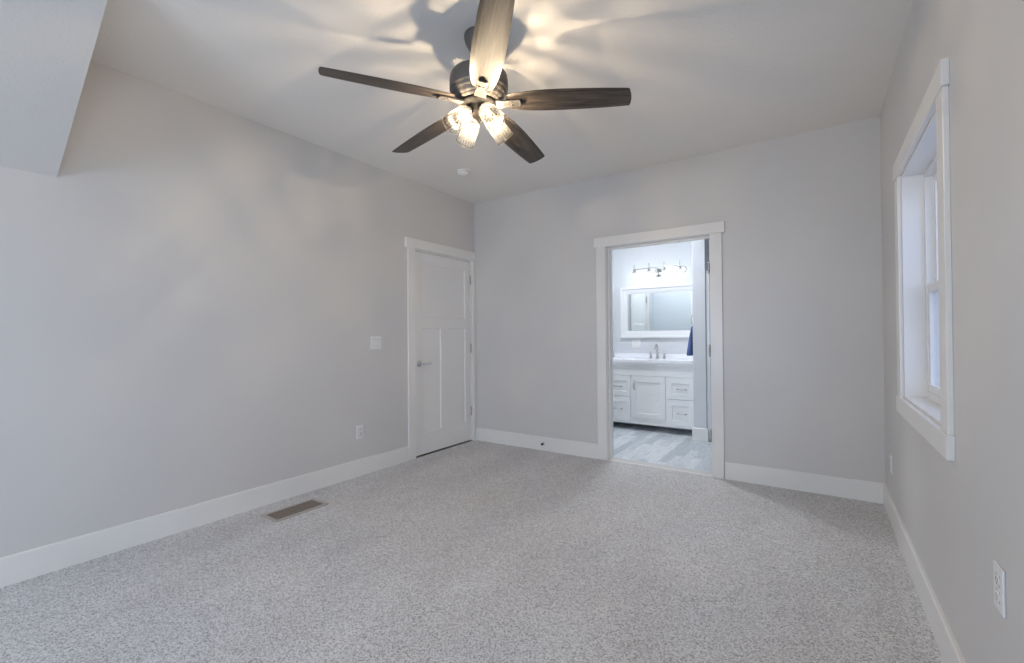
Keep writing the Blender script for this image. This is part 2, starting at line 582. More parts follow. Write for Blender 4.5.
# door_1: closed three panel door in the left wall
d1 = thing('door_1', 'closed white three panel door in the left wall near the corner', 'door', (XL, 3.6, 0), kind='structure')
d1.location = (0, 0, 0)
frL = lambda u, z, d: (XL + d, u, z)
casing(d1, frL, D1[0], D1[1], D1[2], 0.096, 0.098, 0.03, right_w=YB - D1[1] - 0.002)
bm = NB()
g = 0.014
box(bm, (XL - 0.14, D1[0], 0), (XL + 0.002, D1[0] + g, D1[2] - g), 0.001, 1)
box(bm, (XL - 0.14, D1[1] - g, 0), (XL + 0.002, D1[1], D1[2] - g), 0.001, 1)
box(bm, (XL - 0.14, D1[0], D1[2] - g), (XL + 0.002, D1[1], D1[2]), 0.001, 1)
obj('jamb', bm, 'trim_white', d1)
bm = NB()
lw, lh = D1[1] - D1[0] - 2 * g - 0.007, D1[2] - g - 0.016
pl, pr = 0.088, lw - 0.087
mid = 0.427
panelled(bm, (XL - 0.010, D1[0] + g + 0.0035, 0.012), (0, 1, 0), Z, (1, 0, 0), lw, lh, 0.035,
         [(pl, pr, 1.385, 1.940), (pl, mid - 0.054, 0.215, 1.275), (mid + 0.054, pr, 0.215, 1.275)], 0.010, 0.011, True)
leaf1 = obj('door_leaf', bm, 'door_white', d1)
bm = NB()
box(bm, (XL - 0.052, D1[0] + g, 0.012), (XL - 0.046, D1[1] - g, D1[2] - g), 0)
obj('door_stop_strip', bm, 'trim_white', d1)
for z in (1.845, 1.062, 0.345):
    bm = NB(); hinge(bm, (XL - 0.003, D1[1] - g - 0.002), None, z)
    obj('hinge', bm, 'nickel', d1)

def lever(parent, M):
    """Round rose, neck and a lever: local z out of the door, lever along +x, small mark under it."""
    bm = NB()
    lathe(bm, [(0, 0), (0.031, 0), (0.032, 0.004), (0.027, 0.010), (0.014, 0.013), (0.0, 0.013)], 28, M)
    lathe(bm, [(0.012, 0.012), (0.0095, 0.02), (0.0095, 0.048), (0, 0.05)], 18, M)
    vs0 = set(bm.verts)
    tube(bm, [(-0.008, 0, 0.045), (0.02, 0, 0.047), (0.06, 0, 0.047), (0.10, 0.001, 0.045), (0.125, 0.003, 0.042)],
         [0.010, 0.0095, 0.008, 0.0075, 0.006], 12)
    bmesh.ops.transform(bm, matrix=M, verts=[v for v in bm.verts if v not in vs0])
    return obj('door_handle', bm, 'chrome', parent)
# local x -> +y, local y -> +z, local z -> +x
MH = Matrix(((0, 0, 1, XL - 0.010), (1, 0, 0, 3.240), (0, 1, 0, 0.925), (0, 0, 0, 1)))
tag(lever(d1, MH), 'polished lever handle on a round rose')
bm = NB(); box(bm, (XL + 0.0005, D1[0] + 0.001, 0.895), (XL + 0.0025, D1[0] + 0.012, 0.955), 0.0005, 1)
obj('strike_plate', bm, 'nickel', d1)

# the doorway to the bathroom
d2 = thing('door_2', 'white cased open doorway to the bathroom in the back wall', 'doorway', kind='structure')
frB = lambda u, z, d: (u, YB - d, z)
casing(d2, frB, D2[0] + 0.014, D2[1] - 0.014, D2[2] - 0.012, 0.095, 0.092, 0.022)
frBB = lambda u, z, d: (u, YBB + d, z)
casing(d2, frBB, D2[0] + 0.014, D2[1] - 0.014, D2[2] - 0.012, 0.09, 0.092, 0.02)
bm = NB(); g = 0.016
box(bm, (D2[0], YB - 0.001, 0), (D2[0] + g, YBB + 0.001, D2[2] - g), 0.001, 1)
box(bm, (D2[1] - g, YB - 0.001, 0), (D2[1], YBB + 0.001, D2[2] - g), 0.001, 1)
box(bm, (D2[0], YB - 0.001, D2[2] - g), (D2[1], YBB + 0.001, D2[2]), 0.001, 1)
obj('jamb', bm, 'trim_white', d2)
bm = NB()
sy0, sy1, sd = YB + 0.045, YB + 0.085, 0.011
box(bm, (D2[0] + g, sy0, 0), (D2[0] + g + sd, sy1, D2[2] - g), 0.0015, 1)
box(bm, (D2[1] - g - sd, sy0, 0), (D2[1] - g, sy1, D2[2] - g), 0.0015, 1)
box(bm, (D2[0] + g + sd, sy0, D2[2] - g - 0.018), (D2[1] - g - sd, sy1, D2[2] - g), 0.0015, 1)
obj('door_stop_strip', bm, 'trim_white', d2)
for z in (1.765, 1.062, 0.348):
    bm = NB()
    hinge(bm, (D2[1] - g - 0.004, YB - CT - 0.004), None, z)
    box(bm, (D2[1] - g - 0.002, YB - CT - 0.004, z - 0.045), (D2[1] - g, YB + 0.03, z + 0.045))
    obj('hinge', bm, 'nickel', d2)
bm = NB(); box(bm, (D2[0] + g, YB + 0.004, -0.002), (D2[1] - g, YB + 0.030, 0.003), 0.002, 1)
obj('threshold_strip', bm, 'trim_white', d2)

# door_3: bathroom side door, seen in the mirror
d3 = thing('door_3', 'white panel door in the bathroom left wall, seen in the mirror', 'door', kind='structure')
frS = lambda u, z, d: (BL + d, u, z)
casing(d3, frS, D3[0], D3[1], D3[2], 0.09, 0.092, 0.02)
bm = NB(); g = 0.014
box(bm, (BL - 0.10, D3[0], 0), (BL + 0.001, D3[0] + g, D3[2] - g)); box(bm, (BL - 0.10, D3[1] - g, 0), (BL + 0.001, D3[1], D3[2] - g))
box(bm, (BL - 0.10, D3[0], D3[2] - g), (BL + 0.001, D3[1], D3[2]))
obj('jamb', bm, 'trim_white', d3)
bm = NB(); lw = D3[1] - D3[0] - 2 * g - 0.006
panelled(bm, (BL - 0.008, D3[0] + g + 0.003, 0.012), (0, 1, 0), Z, (1, 0, 0), lw, 2.015, 0.035,
         [(0.10, lw - 0.10, 1.36, 1.93), (0.10, lw / 2 - 0.05, 0.215, 1.255), (lw / 2 + 0.05, lw - 0.10, 0.215, 1.255)], 0.009, 0.011)
obj('door_leaf', bm, 'door_white', d3)
for z in (1.80, 1.062, 0.285):
    bm = NB(); hinge(bm, (BL + 0.004, D3[0] + g + 0.002), None, z)
    obj('hinge', bm, 'nickel', d3)

# ------------------------------------------------------------------ windows
def window(name, label, fr, a0, a1, z0, z1, mid, kind='hung', thick=0.17):
    """Double hung window. fr(u, z, d): u along the wall, d into the room (negative: outwards)."""
    w = thing(name, label, 'window', kind='structure')
    casing(w, fr, a0, a1, z1, 0.105, 0.090, 0.012, bottom=z0, sill=True)
    def bar(bm, u0, u1, za, zb, d0, d1, bev=0.001):
        P, Q = V(fr(u0, za, d0)), V(fr(u1, zb, d1))
        lo = V((min(P.x, Q.x), min(P.y, Q.y), min(P.z, Q.z))); hi = V((max(P.x, Q.x), max(P.y, Q.y), max(P.z, Q.z)))
        box(bm, lo, hi, bev, 1)
    def ring(bm, u0, u1, za, zb, fw, d0, d1, top=None, bot=None):
        top = fw if top is None else top; bot = fw if bot is None else bot
        bar(bm, u0, u0 + fw, za, zb, d0, d1); bar(bm, u1 - fw, u1, za, zb, d0, d1)
        bar(bm, u0 + fw, u1 - fw, zb - top, zb, d0, d1); bar(bm, u0 + fw, u1 - fw, za, za + bot, d0, d1)
    D = -0.088
    bm = NB(); ring(bm, a0, a1, z0, z1, 0.012, D, 0.001); obj('jamb_liner', bm, 'trim_white', w)
    b0, b1, c0, c1 = a0 + 0.002, a1 - 0.002, z0 + 0.002, z1 - 0.002
    bm = NB(); ring(bm, b0, b1, c0, c1, 0.034, D - 0.075, D, 0.034, 0.045); obj('window_frame', bm, 'vinyl_white', w)
    e0, e1 = b0 + 0.032, b1 - 0.032
    bm = NB(); ring(bm, e0, e1, mid - 0.022, c1 - 0.032, 0.034, D - 0.062, D - 0.036, 0.034, 0.04)
    up = obj('upper_sash', bm, 'vinyl_white', w)
    bm = NB(); ring(bm, e0, e1, c0 + 0.032, mid + 0.022, 0.038, D - 0.034, D - 0.006, 0.044, 0.05)
    lo = obj('lower_sash', bm, 'vinyl_white', w)
    bm = NB(); bar(bm, e0 + 0.03, e1 - 0.03, mid + 0.012, c1 - 0.06, D - 0.051, D - 0.047, 0); obj('pane', bm, 'pane_glass', up)
    bm = NB(); bar(bm, e0 + 0.034, e1 - 0.034, c0 + 0.07, mid - 0.012, D - 0.022, D - 0.018, 0); obj('pane', bm, 'pane_glass', lo)
    bm = NB(); m_ = (e0 + e1) / 2
    bar(bm, m_ - 0.03, m_ + 0.03, mid + 0.022, mid + 0.030, D - 0.034, D - 0.014, 0.002)
    bar(bm, m_ - 0.006, m_ + 0.026, mid + 0.030, mid + 0.040, D - 0.030, D - 0.020, 0.002)
    obj('sash_lock', bm, 'vinyl_white', lo)
    return w
window('window_1', 'white double hung window set deep in the right wall', lambda u, z, d: (XR - d, u, z), *W1, 1.43)
window('fill_window_near', 'added wide white window, unseen behind the camera, letting in fill light', lambda u, z, d: (u, YN + d, z), *W2, 1.45)
window('fill_window_side', 'added white window in the right wall, unseen behind the camera, for fill light', lambda u, z, d: (XR - d, u, z), *W3, 1.43)

# outside
b = NB(); box(b, (-14, -16, -0.9), (22, 18, -0.8))
struct('ground', b, 'patio', 'pale grey paved ground outside the house', 'ground')

# ------------------------------------------------------------------ ceiling fan
FC = V((-1.422, 1.817, 0))
fan = thing('ceiling_fan', 'five blade dark wood ceiling fan with four lit ribbed glass lamps', 'ceiling fan', (FC.x, FC.y, CE))
def fobj(name, bm, m, parent=fan):
    return obj(name, bm, m, parent)
dz = lambda z: z - CE            # fan parts are built relative to the ceiling point
bm = NB(); lathe(bm, [(0, 0), (0.072, 0), (0.074, -0.006), (0.073, -0.022), (0.066, -0.046), (0.050, -0.075), (0.034, -0.098), (0.024, -0.106), (0, -0.107)], 40)
fobj('canopy', bm, 'fan_nickel')
bm = NB(); cyl(bm, (0, 0, -0.075), (0, 0, dz(2.545)), 0.0125, seg=18)
lathe(bm, [(0, dz(2.595)), (0.020, dz(2.595)), (0.026, dz(2.585)), (0.026, dz(2.545)), (0, dz(2.545))], 24)
fobj('downrod', bm, 'fan_nickel')
bm = NB()
lathe(bm, [(r, dz(z)) for r, z in [(0, 2.560), (0.045, 2.560), (0.060, 2.552), (0.110, 2.545), (0.136, 2.536), (0.146, 2.522), (0.149, 2.500),
      (0.149, 2.452), (0.145, 2.444), (0.139, 2.441), (0.139, 2.433), (0.132, 2.424), (0.126, 2.421), (0.126, 2.413), (0.116, 2.402),
      (0.110, 2.399), (0.110, 2.390), (0, 2.388)]], 64)
fobj('motor_housing', bm, 'fan_nickel')
bm = NB()
lathe(bm, [(r, dz(z)) for r, z in [(0, 2.392), (0.092, 2.391), (0.096, 2.386), (0.096, 2.378), (0.088, 2.372), (0.066, 2.366), (0.060, 2.360),
      (0.058, 2.334), (0.050, 2.318), (0.030, 2.306), (0.014, 2.302), (0.010, 2.292), (0.006, 2.288), (0, 2.288)]], 48)
fobj('light_kit_hub', bm, 'hub_gunmetal')

def blade_mesh():
    """Blade along +x, root at 0.155, tip at 0.757; z measured from the blade plane."""
    bm = NB()
    prof = [(0.150, 0.047), (0.165, 0.054), (0.20, 0.061), (0.26, 0.068), (0.34, 0.0725), (0.43, 0.073), (0.53, 0.070), (0.63, 0.066), (0.72, 0.0605), (0.748, 0.058)]
    T = 0.0055
    up, dn = [], []
    cols = 9
    for i, (x, hw) in enumerate(prof):
        ru, rd = [], []
        for k in range(cols):
            s = -1 + 2 * k / (cols - 1)
            xx = x
            if i == len(prof) - 1:
                xx = x + 0.010 * (1 - s * s) + 0.006 * s      # slightly bowed, slanted tip
            if i == 0:
                xx = x - 0.012 * (1 - s * s)
            e = T / 2 * (1 if abs(s) < 0.99 else 0.35)
            ru.append(bm.verts.new((xx, s * hw, e)))
            rd.append(bm.verts.new((xx, s * hw, -e)))
        up.append(ru); dn.append(rd)
    for i in range(len(prof) - 1):
        for k in range(cols - 1):
            bm.faces.new((up[i][k], up[i + 1][k], up[i + 1][k + 1], up[i][k + 1]))
            bm.faces.new((dn[i][k], dn[i][k + 1], dn[i + 1][k + 1], dn[i + 1][k]))
        bm.faces.new((up[i][0], dn[i][0], dn[i + 1][0], up[i + 1][0]))
        bm.faces.new((up[i][-1], up[i + 1][-1], dn[i + 1][-1], dn[i][-1]))
    for k in range(cols - 1):
        bm.faces.new((up[0][k], up[0][k + 1], dn[0][k + 1], dn[0][k]))
        bm.faces.new((up[-1][k], dn[-1][k], dn[-1][k + 1], up[-1][k + 1]))
    return bm

def bracket_mesh():
    """Blade iron: flat tongue under the blade, rounded end with a dark slot, neck rising to the motor."""
    bm = NB()
    sec = [(0.092, 0.030, -0.014, 0.010), (0.115, 0.027, -0.013, 0.010), (0.140, 0.022, -0.011, 0.008), (0.165, 0.021, -0.010, 0.006),
           (0.195, 0.023, -0.0095, 0.006), (0.212, 0.023, -0.0095, 0.006), (0.219, 0.018, -0.009, 0.0055), (0.222, 0.009, -0.0085, 0.005)]
    rings = []
    for x, hw, z, t in sec:
        rings.append([bm.verts.new((x, -hw, z - t / 2 + 0.001)), bm.verts.new((x, -hw * 0.8, z - t / 2)), bm.verts.new((x, hw * 0.8, z - t / 2)), bm.verts.new((x, hw, z - t / 2 + 0.001)),
                      bm.verts.new((x, hw, z + t / 2)), bm.verts.new((x, -hw, z + t / 2))])
    for A, B in zip(rings, rings[1:]):
        for k in range(6):
            j = (k + 1) % 6
            bm.faces.new((A[k], B[k], B[j], A[j]))
    bm.faces.new(rings[0]); bm.faces.new(rings[-1][::-1])
    for y in (-0.012, 0.012):
        cyl(bm, (0.172, y, -0.018), (0.172, y, -0.012), 0.004, seg=10)
    bmesh.ops.recalc_face_normals(bm, faces=bm.faces[:])
    return bm

bl_me = br_me = sl_me = None
for k in range(5):
    az = math.radians(241.5 - 72 * k)
    droop = 0.2 if k == 4 else 2.6                      # the blade nearest the camera sags least
    M = (Matrix.Translation((0, 0, dz(2.393))) @ Matrix.Rotation(az, 4, 'Z') @ Matrix.Rotation(math.radians(droop), 4, 'Y')
         @ Matrix.Rotation(math.radians(-12.5), 4, 'X'))
    if bl_me is None:
        o = fobj('blade', blade_mesh(), 'blade_wood'); bl_me = o
        q = obj('blade_bracket', bracket_mesh(), 'fan_nickel_light', o); br_me = q
        bm = NB(); lathe(bm, [(0, 0), (0.016, 0), (0.018, 0.0015), (0.018, 0.0035), (0, 0.0035)], 24, Matrix.Translation((0.2165, 0, -0.0165)), ell=(0.42, 1))
        s = obj('end_cap', bm, 'dark_slot', o); sl_me = s
        o.matrix_basis = M
    else:
        o = bl_me.copy(); C.objects.link(o); o.parent = fan; o.matrix_basis = M
        for src in (br_me, sl_me):
            q = src.copy(); C.objects.link(q); q.parent = o

def shade_mesh():
    bm = NB()
    lathe(bm, [(0.020, 0.000), (0.030, 0.004), (0.0385, 0.012), (0.0430, 0.024), (0.0445, 0.045), (0.0455, 0.080), (0.0470, 0.112), (0.0485, 0.128), (0.0500, 0.131)],
          80, rib=(20, 0.0011, 0.034), alt=(0, 1, 20))
    lathe(bm, [(0.0475, 0.125), (0.0505, 0.127), (0.0515, 0.131), (0.0505, 0.135), (0.0480, 0.134)], 40)
    return bm
def socket_mesh():
    bm = NB()
    lathe(bm, [(0, -0.028), (0.016, -0.028), (0.020, -0.024), (0.0205, 0.002), (0.017, 0.006), (0.017, 0.022), (0, 0.022)], 24)
    tube(bm, [(0, 0, -0.024), (0, 0, -0.045), (0, 0, -0.06)], [0.009, 0.009, 0.010], 12)
    return bm
def bulb_mesh():
    bm = NB()
    lathe(bm, [(0.011, 0.020), (0.012, 0.032), (0.0165, 0.044), (0.0185, 0.058), (0.0165, 0.074), (0.0105, 0.088), (0.004, 0.097), (0, 0.099)], 24)
    return bm
def filament_mesh():
    bm = NB()
    lathe(bm, [(0, 0.054), (0.0025, 0.0545), (0.0025, 0.0655), (0, 0.066)], 8)
    return bm
first = None
for k in range(4):
    az = math.radians(247 + 90 * k)
    d = V((math.cos(az), math.sin(az), 0))
    ax = (d * 0.105 + V((0, 0, -0.098))).normalized()
    M = Matrix.Translation(d * 0.062 + V((0, 0, dz(2.332)))) @ ax.to_track_quat('Z', 'Y').to_matrix().to_4x4()
    if first is None:
        o = fobj('glass_shade', shade_mesh(), ['rib_thick', 'rib_thin'])
        kids = [obj('socket', socket_mesh(), 'fan_nickel_light', o), obj('bulb', bulb_mesh(), 'bulb_glass', o), obj('filament', filament_mesh(), 'warm_filament', o)]
        first = o
        o.matrix_basis = M
    else:
        o = first.copy(); C.objects.link(o); o.parent = fan; o.matrix_basis = M
        for src in kids:
            q = src.copy(); C.objects.link(q); q.parent = o

# ------------------------------------------------------------------ small fixtures of the bedroom
sd = thing('smoke_detector', 'small round white smoke detector on the ceiling beyond the fan', 'smoke detector', (-2.722, 3.235, CE))
bm = NB(); lathe(bm, [(0, 0), (0.064, 0), (0.064, -0.010), (0.060, -0.013), (0.054, -0.014), (0.054, -0.016)], 40)
obj('mounting_base', bm, 'plastic_white', sd)
bm = NB(); lathe(bm, [(0.048, -0.013), (0.048, -0.019), (0, -0.019)], 40)
obj('vent_slot', bm, 'dark_slot', sd)
bm = NB(); lathe(bm, [(0, -0.018), (0.056, -0.018), (0.058, -0.022), (0.052, -0.036), (0.040, -0.042), (0.014, -0.043), (0.012, -0.045), (0, -0.045)], 40)
obj('sensor_cover', bm, 'plastic_white', sd)

def plate_frame(loc, n):
    """Matrix with local z out of the wall (n), local y up, local x to the side."""
    n = V(n); x = Z.cross(n)
    return Matrix(((x.x, 0, n.x, loc[0]), (x.y, 0, n.y, loc[1]), (0, 1, 0, loc[2]), (0, 0, 0, 1)))

def outlet(loc, n, label, group=None):
    t = thing('wall_outlet', label, 'wall outlet', M=plate_frame(loc, n), group=group)
    bm = NB(); box(bm, (-0.036, -0.059, 0), (0.036, 0.059, 0.0065), 0.003, 2)
    cyl(bm, (0, 0, 0.006), (0, 0, 0.0075), 0.0035, seg=10)
    obj('cover_plate', bm, 'plate_white', t)
    for s in (-1, 1):
        cy = s * 0.0205
        bm = NB(); box(bm, (-0.0178, cy - 0.0148, 0.004), (0.0178, cy + 0.0148, 0.0066), 0.0005, 1)
        obj('gasket', bm, 'outlet_gap', t)
        bm = NB()
        lathe(bm, [(0, 0.0082), (0.0160, 0.0082), (0.0168, 0.0074), (0.0168, 0.0045), (0, 0.0045)], 28, Matrix.Translation((0, cy, 0)), ell=(1, 0.84))
        so = obj('socket', bm, 'plastic_white', t)
        bm = NB()
        for x, h in ((-0.0065, 0.0038), (0.0065, 0.0032)):
            box(bm, (x - 0.001, cy + 0.002 - h, 0.0078), (x + 0.001, cy + 0.002 + h, 0.0086))
        cyl(bm, (0, cy - 0.0075, 0.0078), (0, cy - 0.0075, 0.0086), 0.0023, seg=10)
        obj('slots', bm, 'dark_slot', so)
    return t
outlet((XL, 2.516, 0.378), (1, 0, 0), 'white outlet low on the left wall, below the light switch')
outlet((XR, 1.664, 0.545), (-1, 0, 0), 'white outlet on the right wall nearest the camera, at lower right')
outlet((XR, 3.775, 0.362), (-1, 0, 0), 'white outlet on the right wall in the far corner, beyond the window')

def switch(loc, n, label, gangs):
    t = thing('light_switch', label, 'light switch', M=plate_frame(loc, n))
    w = 0.036 + 0.023 * (gangs - 1)
    bm = NB(); box(bm, (-w, -0.059, 0), (w, 0.059, 0.0065), 0.003, 2)
    for g_ in range(gangs):
        x = (g_ - (gangs - 1) / 2) * 0.046
        for y in (-0.048, 0.048):
            cyl(bm, (x, y, 0.006), (x, y, 0.0072), 0.003, seg=8)
    obj('cover_plate', bm, 'plate_white', t)
    for g_ in range(gangs):
        x = (g_ - (gangs - 1) / 2) * 0.046
        bm = NB(); box(bm, (x - 0.0175, -0.0345, 0.004), (x + 0.0175, 0.0345, 0.0067)); obj('gasket', bm, 'outlet_gap', t)
        bm = NB(); vs = box(bm, (x - 0.0160, -0.0330, 0.004), (x + 0.0160, 0.0330, 0.0095), 0.001, 1)
        for v in vs:
            if v.co.z > 0.007: v.co.z += -0.10 * v.co.y * 0.9
        obj('rocker', bm, 'plastic_white', t)
switch((XL, 2.693, 1.149), (1, 0, 0), 'white two rocker light switch on the left wall beside the closed door', 2)

# floor register
rg = thing('floor_register', 'brown louvered floor register in the carpet by the left wall', 'floor vent', (-3.025, 1.770, 0))
bm = NB()
X0, X1, Y0, Y1 = -0.097, 0.097, -0.192, 0.192
i = 0.024
for a, c in (((X0, Y0), (X1, Y0 + i)), ((X0, Y1 - i), (X1, Y1)), ((X0, Y0 + i), (X0 + i, Y1 - i)), ((X1 - i, Y0 + i), (X1, Y1 - i))):
    box(bm, (*a, 0.0), (*c, 0.007), 0.0015, 1)
obj('frame', bm, 'register_frame', rg)
bm = NB(); box(bm, (X0 + i - 0.001, Y0 + i - 0.001, 0.0006), (X1 - i + 0.001, Y1 - i + 0.001, 0.0015))
obj('duct_opening', bm, 'dark_slot', rg)
bm = NB()
n_ = 36
for k in range(n_):
    y = Y0 + i + (k + 0.5) * (Y1 - Y0 - 2 * i) / n_
    M = Matrix.Translation((0, y, 0.0035)) @ Matrix.Rotation(math.radians(35), 4, 'X')
    box(bm, (X0 + i, -0.0024, -0.0005), (X1 - i, 0.0024, 0.0005), M=M)
box(bm, (-0.003, Y0 + i, 0.002), (0.003, Y1 - i, 0.0062))
for x in (-0.037, 0.037):
    box(bm, (x - 0.002, Y0 + i, 0.002), (x + 0.002, Y1 - i, 0.006))
obj('louvers', bm, 'taupe_metal', rg)

# baseboard door stop
ds = thing('door_stop', 'small dark metal door stop on the back wall baseboard', 'door stop', (-2.388, YB - BT, 0.072))
bm = NB(); MR = Matrix.Rotation(PI / 2, 4, 'X')
lathe(bm, [(0, 0), (0.013, 0), (0.013, 0.004), (0.006, 0.007), (0.005, 0.025), (0, 0.026)], 20, MR)
obj('stem', bm, 'nickel', ds)
bm = NB(); lathe(bm, [(0, 0.022), (0.010, 0.022), (0.012, 0.026), (0.012, 0.034), (0.008, 0.038), (0, 0.038)], 20, MR)
obj('rubber_tip', bm, 'dark_slot', ds)

# ------------------------------------------------------------------ bathroom vanity
VX0, VX1, VF, VB = -2.400, -1.188, 5.60, BW
van = thing('vanity_cabinet', 'white bathroom vanity with one centre door and four drawers', 'cabinet', ((VX0 + VX1) / 2, VF, 0))
ox, oy = (VX0 + VX1) / 2, VF
def vobj(name, bm, m, parent=van):
    bmesh.ops.translate(bm, vec=(-ox, -oy, 0), verts=bm.verts[:])
    return obj(name, bm, m, parent)
bm = NB()
box(bm, (VX0, VF + 0.018, 0.10), (VX1, VB - 0.002, 0.755), 0.001, 1)            # carcass
box(bm, (VX0, VF + 0.006, 0.080), (VX1, VF + 0.02, 0.10))                        # bottom rail
box(bm, (VX0, VF + 0.012, 0.10), (VX1, VF + 0.02, 0.755))
box(bm, (VX0, VF + 0.002, 0.690), (VX1, VF + 0.02, 0.770), 0.0015, 1)            # apron
vobj('body', bm, 'cabinet_white')
bm = NB()
for z0, z1, out in ((0.770, 0.800, -0.004), (0.800, 0.822, -0.014), (0.822, 0.853, -0.022)):
    box(bm, (VX0, VF + out, z0), (VX1, VF + 0.02, z1), 0.003, 2)
box(bm, (VX0, VF + 0.02, 0.80), (VX0 + 0.02, VB - 0.002, 0.853)); box(bm, (VX1 - 0.02, VF + 0.02, 0.80), (VX1, VB - 0.002, 0.853))
vobj('crown_moulding', bm, 'cabinet_white')
bm = NB(); box(bm, (VX0 + 0.01, VF + 0.29, 0.0), (VX1 - 0.01, VF + 0.31, 0.10))
vobj('toe_kick', bm, 'toekick')
# toe brackets on the outer ends
for x0, x1 in ((VX0, VX0 + 0.05), (VX1 - 0.012, VX1)):
    bm = NB(); box(bm, (x0, VF + 0.008, 0.0), (x1, VF + 0.06, 0.10), 0.002, 1)
    vobj('foot', bm, 'cabinet_white')

def pull(p0, p1, out=0.028):
    """Arched bar pull between two foot points on a front face at y = VF."""
    bm = NB()
    p0, p1 = V(p0), V(p1)
    pts, rs = [], []
    for k in range(13):
        s = k / 12
        q = p0.lerp(p1, s)
        q.y -= out * (1 - (2 * s - 1) ** 4) 
        pts.append(q); rs.append(0.0045 if 2 < k < 10 else 0.0052)
    tube(bm, pts, rs, 10)
    for q in (p0, p1):
        cyl(bm, q + V((0, 0.001, 0)), q + V((0, -0.004, 0)), 0.009, 0.006, 12)
    return bm
FR = VF - 0.003
dx0, dx1, dz0, dz1 = -1.958, -1.548, 0.162, 0.684
bm = NB(); panelled(bm, (dx0, FR, dz0), (1, 0, 0), Z, (0, -1, 0), dx1 - dx0, dz1 - dz0, 0.018, [(0.055, dx1 - dx0 - 0.055, 0.055, dz1 - dz0 - 0.075)], 0.008, 0.006)
cd = vobj('cabinet_door', bm, 'cabinet_white')
vobj('pull_handle', pull((dx0 + 0.031, FR, 0.515), (dx0 + 0.031, FR, 0.620)), 'nickel', cd)
for x0, x1 in ((-1.528, -1.215), (-2.372, -1.985)):
    for z0, z1 in ((0.425, 0.684), (0.110, 0.417)):
        bm = NB(); panelled(bm, (x0, FR, z0), (1, 0, 0), Z, (0, -1, 0), x1 - x0, z1 - z0, 0.018, [(0.058, x1 - x0 - 0.048, 0.058, z1 - z0 - 0.070)], 0.008, 0.006)
        dr = vobj('drawer', bm, 'cabinet_white')
        c = -1.357 if x0 > -1.9 else -2.150
        zc = (z0 + z1) / 2 - 0.010
        vobj('pull_handle', pull((c - 0.052, FR + 0.006, zc), (c + 0.052, FR + 0.006, zc)), 'nickel', dr)

# countertop with an oval basin
top = thing('countertop', 'white stone vanity countertop with low backsplash', 'countertop', (ox, oy, 0.853))
TZ = 0.887
bm = NB()
x0, x1, y0, y1 = VX0 + 0.002, VX1 + 0.001, VF - 0.030, VB - 0.002
sc, sa, sb_ = V((ox, 5.86, TZ)), 0.215, 0.155
outer = [bm.verts.new(q) for q in ((x0, y0, TZ), (x1, y0, TZ), (x1, y1, TZ), (x0, y1, TZ))]
inner = [bm.verts.new((sc.x + sa * math.cos(2 * PI * k / 40), sc.y + sb_ * math.sin(2 * PI * k / 40), TZ)) for k in range(40)]
es = [bm.edges.new((outer[k], outer[(k + 1) % 4])) for k in range(4)] + [bm.edges.new((inner[k], inner[(k + 1) % 40])) for k in range(40)]
bmesh.ops.triangle_fill(bm, edges=es, use_beauty=True)
for f in bm.faces:
    f.normal_update()
    if f.normal.z < 0: f.normal_flip()
for a, c, n in (((x0, y0), (x1, y0), (0, -1, 0)), ((x1, y0), (x1, y1), (1, 0, 0)), ((x0, y0), (x0, y1), (-1, 0, 0))):
    quad(bm, [(*a, TZ), (*c, TZ), (*c, 0.8535), (*a, 0.8535)], n)
quad(bm, [(x0, y0, 0.8535), (x1, y0, 0.8535), (x1, VF + 0.02, 0.8535), (x0, VF + 0.02, 0.8535)], (0, 0, -1))
bmesh.ops.translate(bm, vec=(-ox, -oy, -0.853), verts=bm.verts[:]); obj('counter_slab', bm, 'stone_white', top)
bm = NB()
prev = None
for s, z in ((1.0, TZ), (0.97, TZ - 0.02), (0.88, TZ - 0.06), (0.70, TZ - 0.088), (0.40, TZ - 0.100), (0.08, TZ - 0.103)):
    ring = [bm.verts.new((sc.x + s * sa * math.cos(2 * PI * k / 40), sc.y + s * sb_ * math.sin(2 * PI * k / 40), z)) for k in range(40)]
    if prev:
        for k in range(40):
            f = bm.faces.new((prev[k], ring[k], ring[(k + 1) % 40], prev[(k + 1) % 40])); f.smooth = True
    prev = ring
bm.faces.new(prev[::-1])
bmesh.ops.recalc_face_normals(bm, faces=bm.faces[:])
bmesh.ops.translate(bm, vec=(-ox, -oy, -0.853), verts=bm.verts[:]); obj('basin', bm, 'acrylic_white', top)
bm = NB(); box(bm, (x0, VB - 0.022, TZ), (x1, VB - 0.002, 0.945), 0.002, 1)
bmesh.ops.translate(bm, vec=(-ox, -oy, -0.853), verts=bm.verts[:]); obj('backsplash', bm, 'stone_white', top)

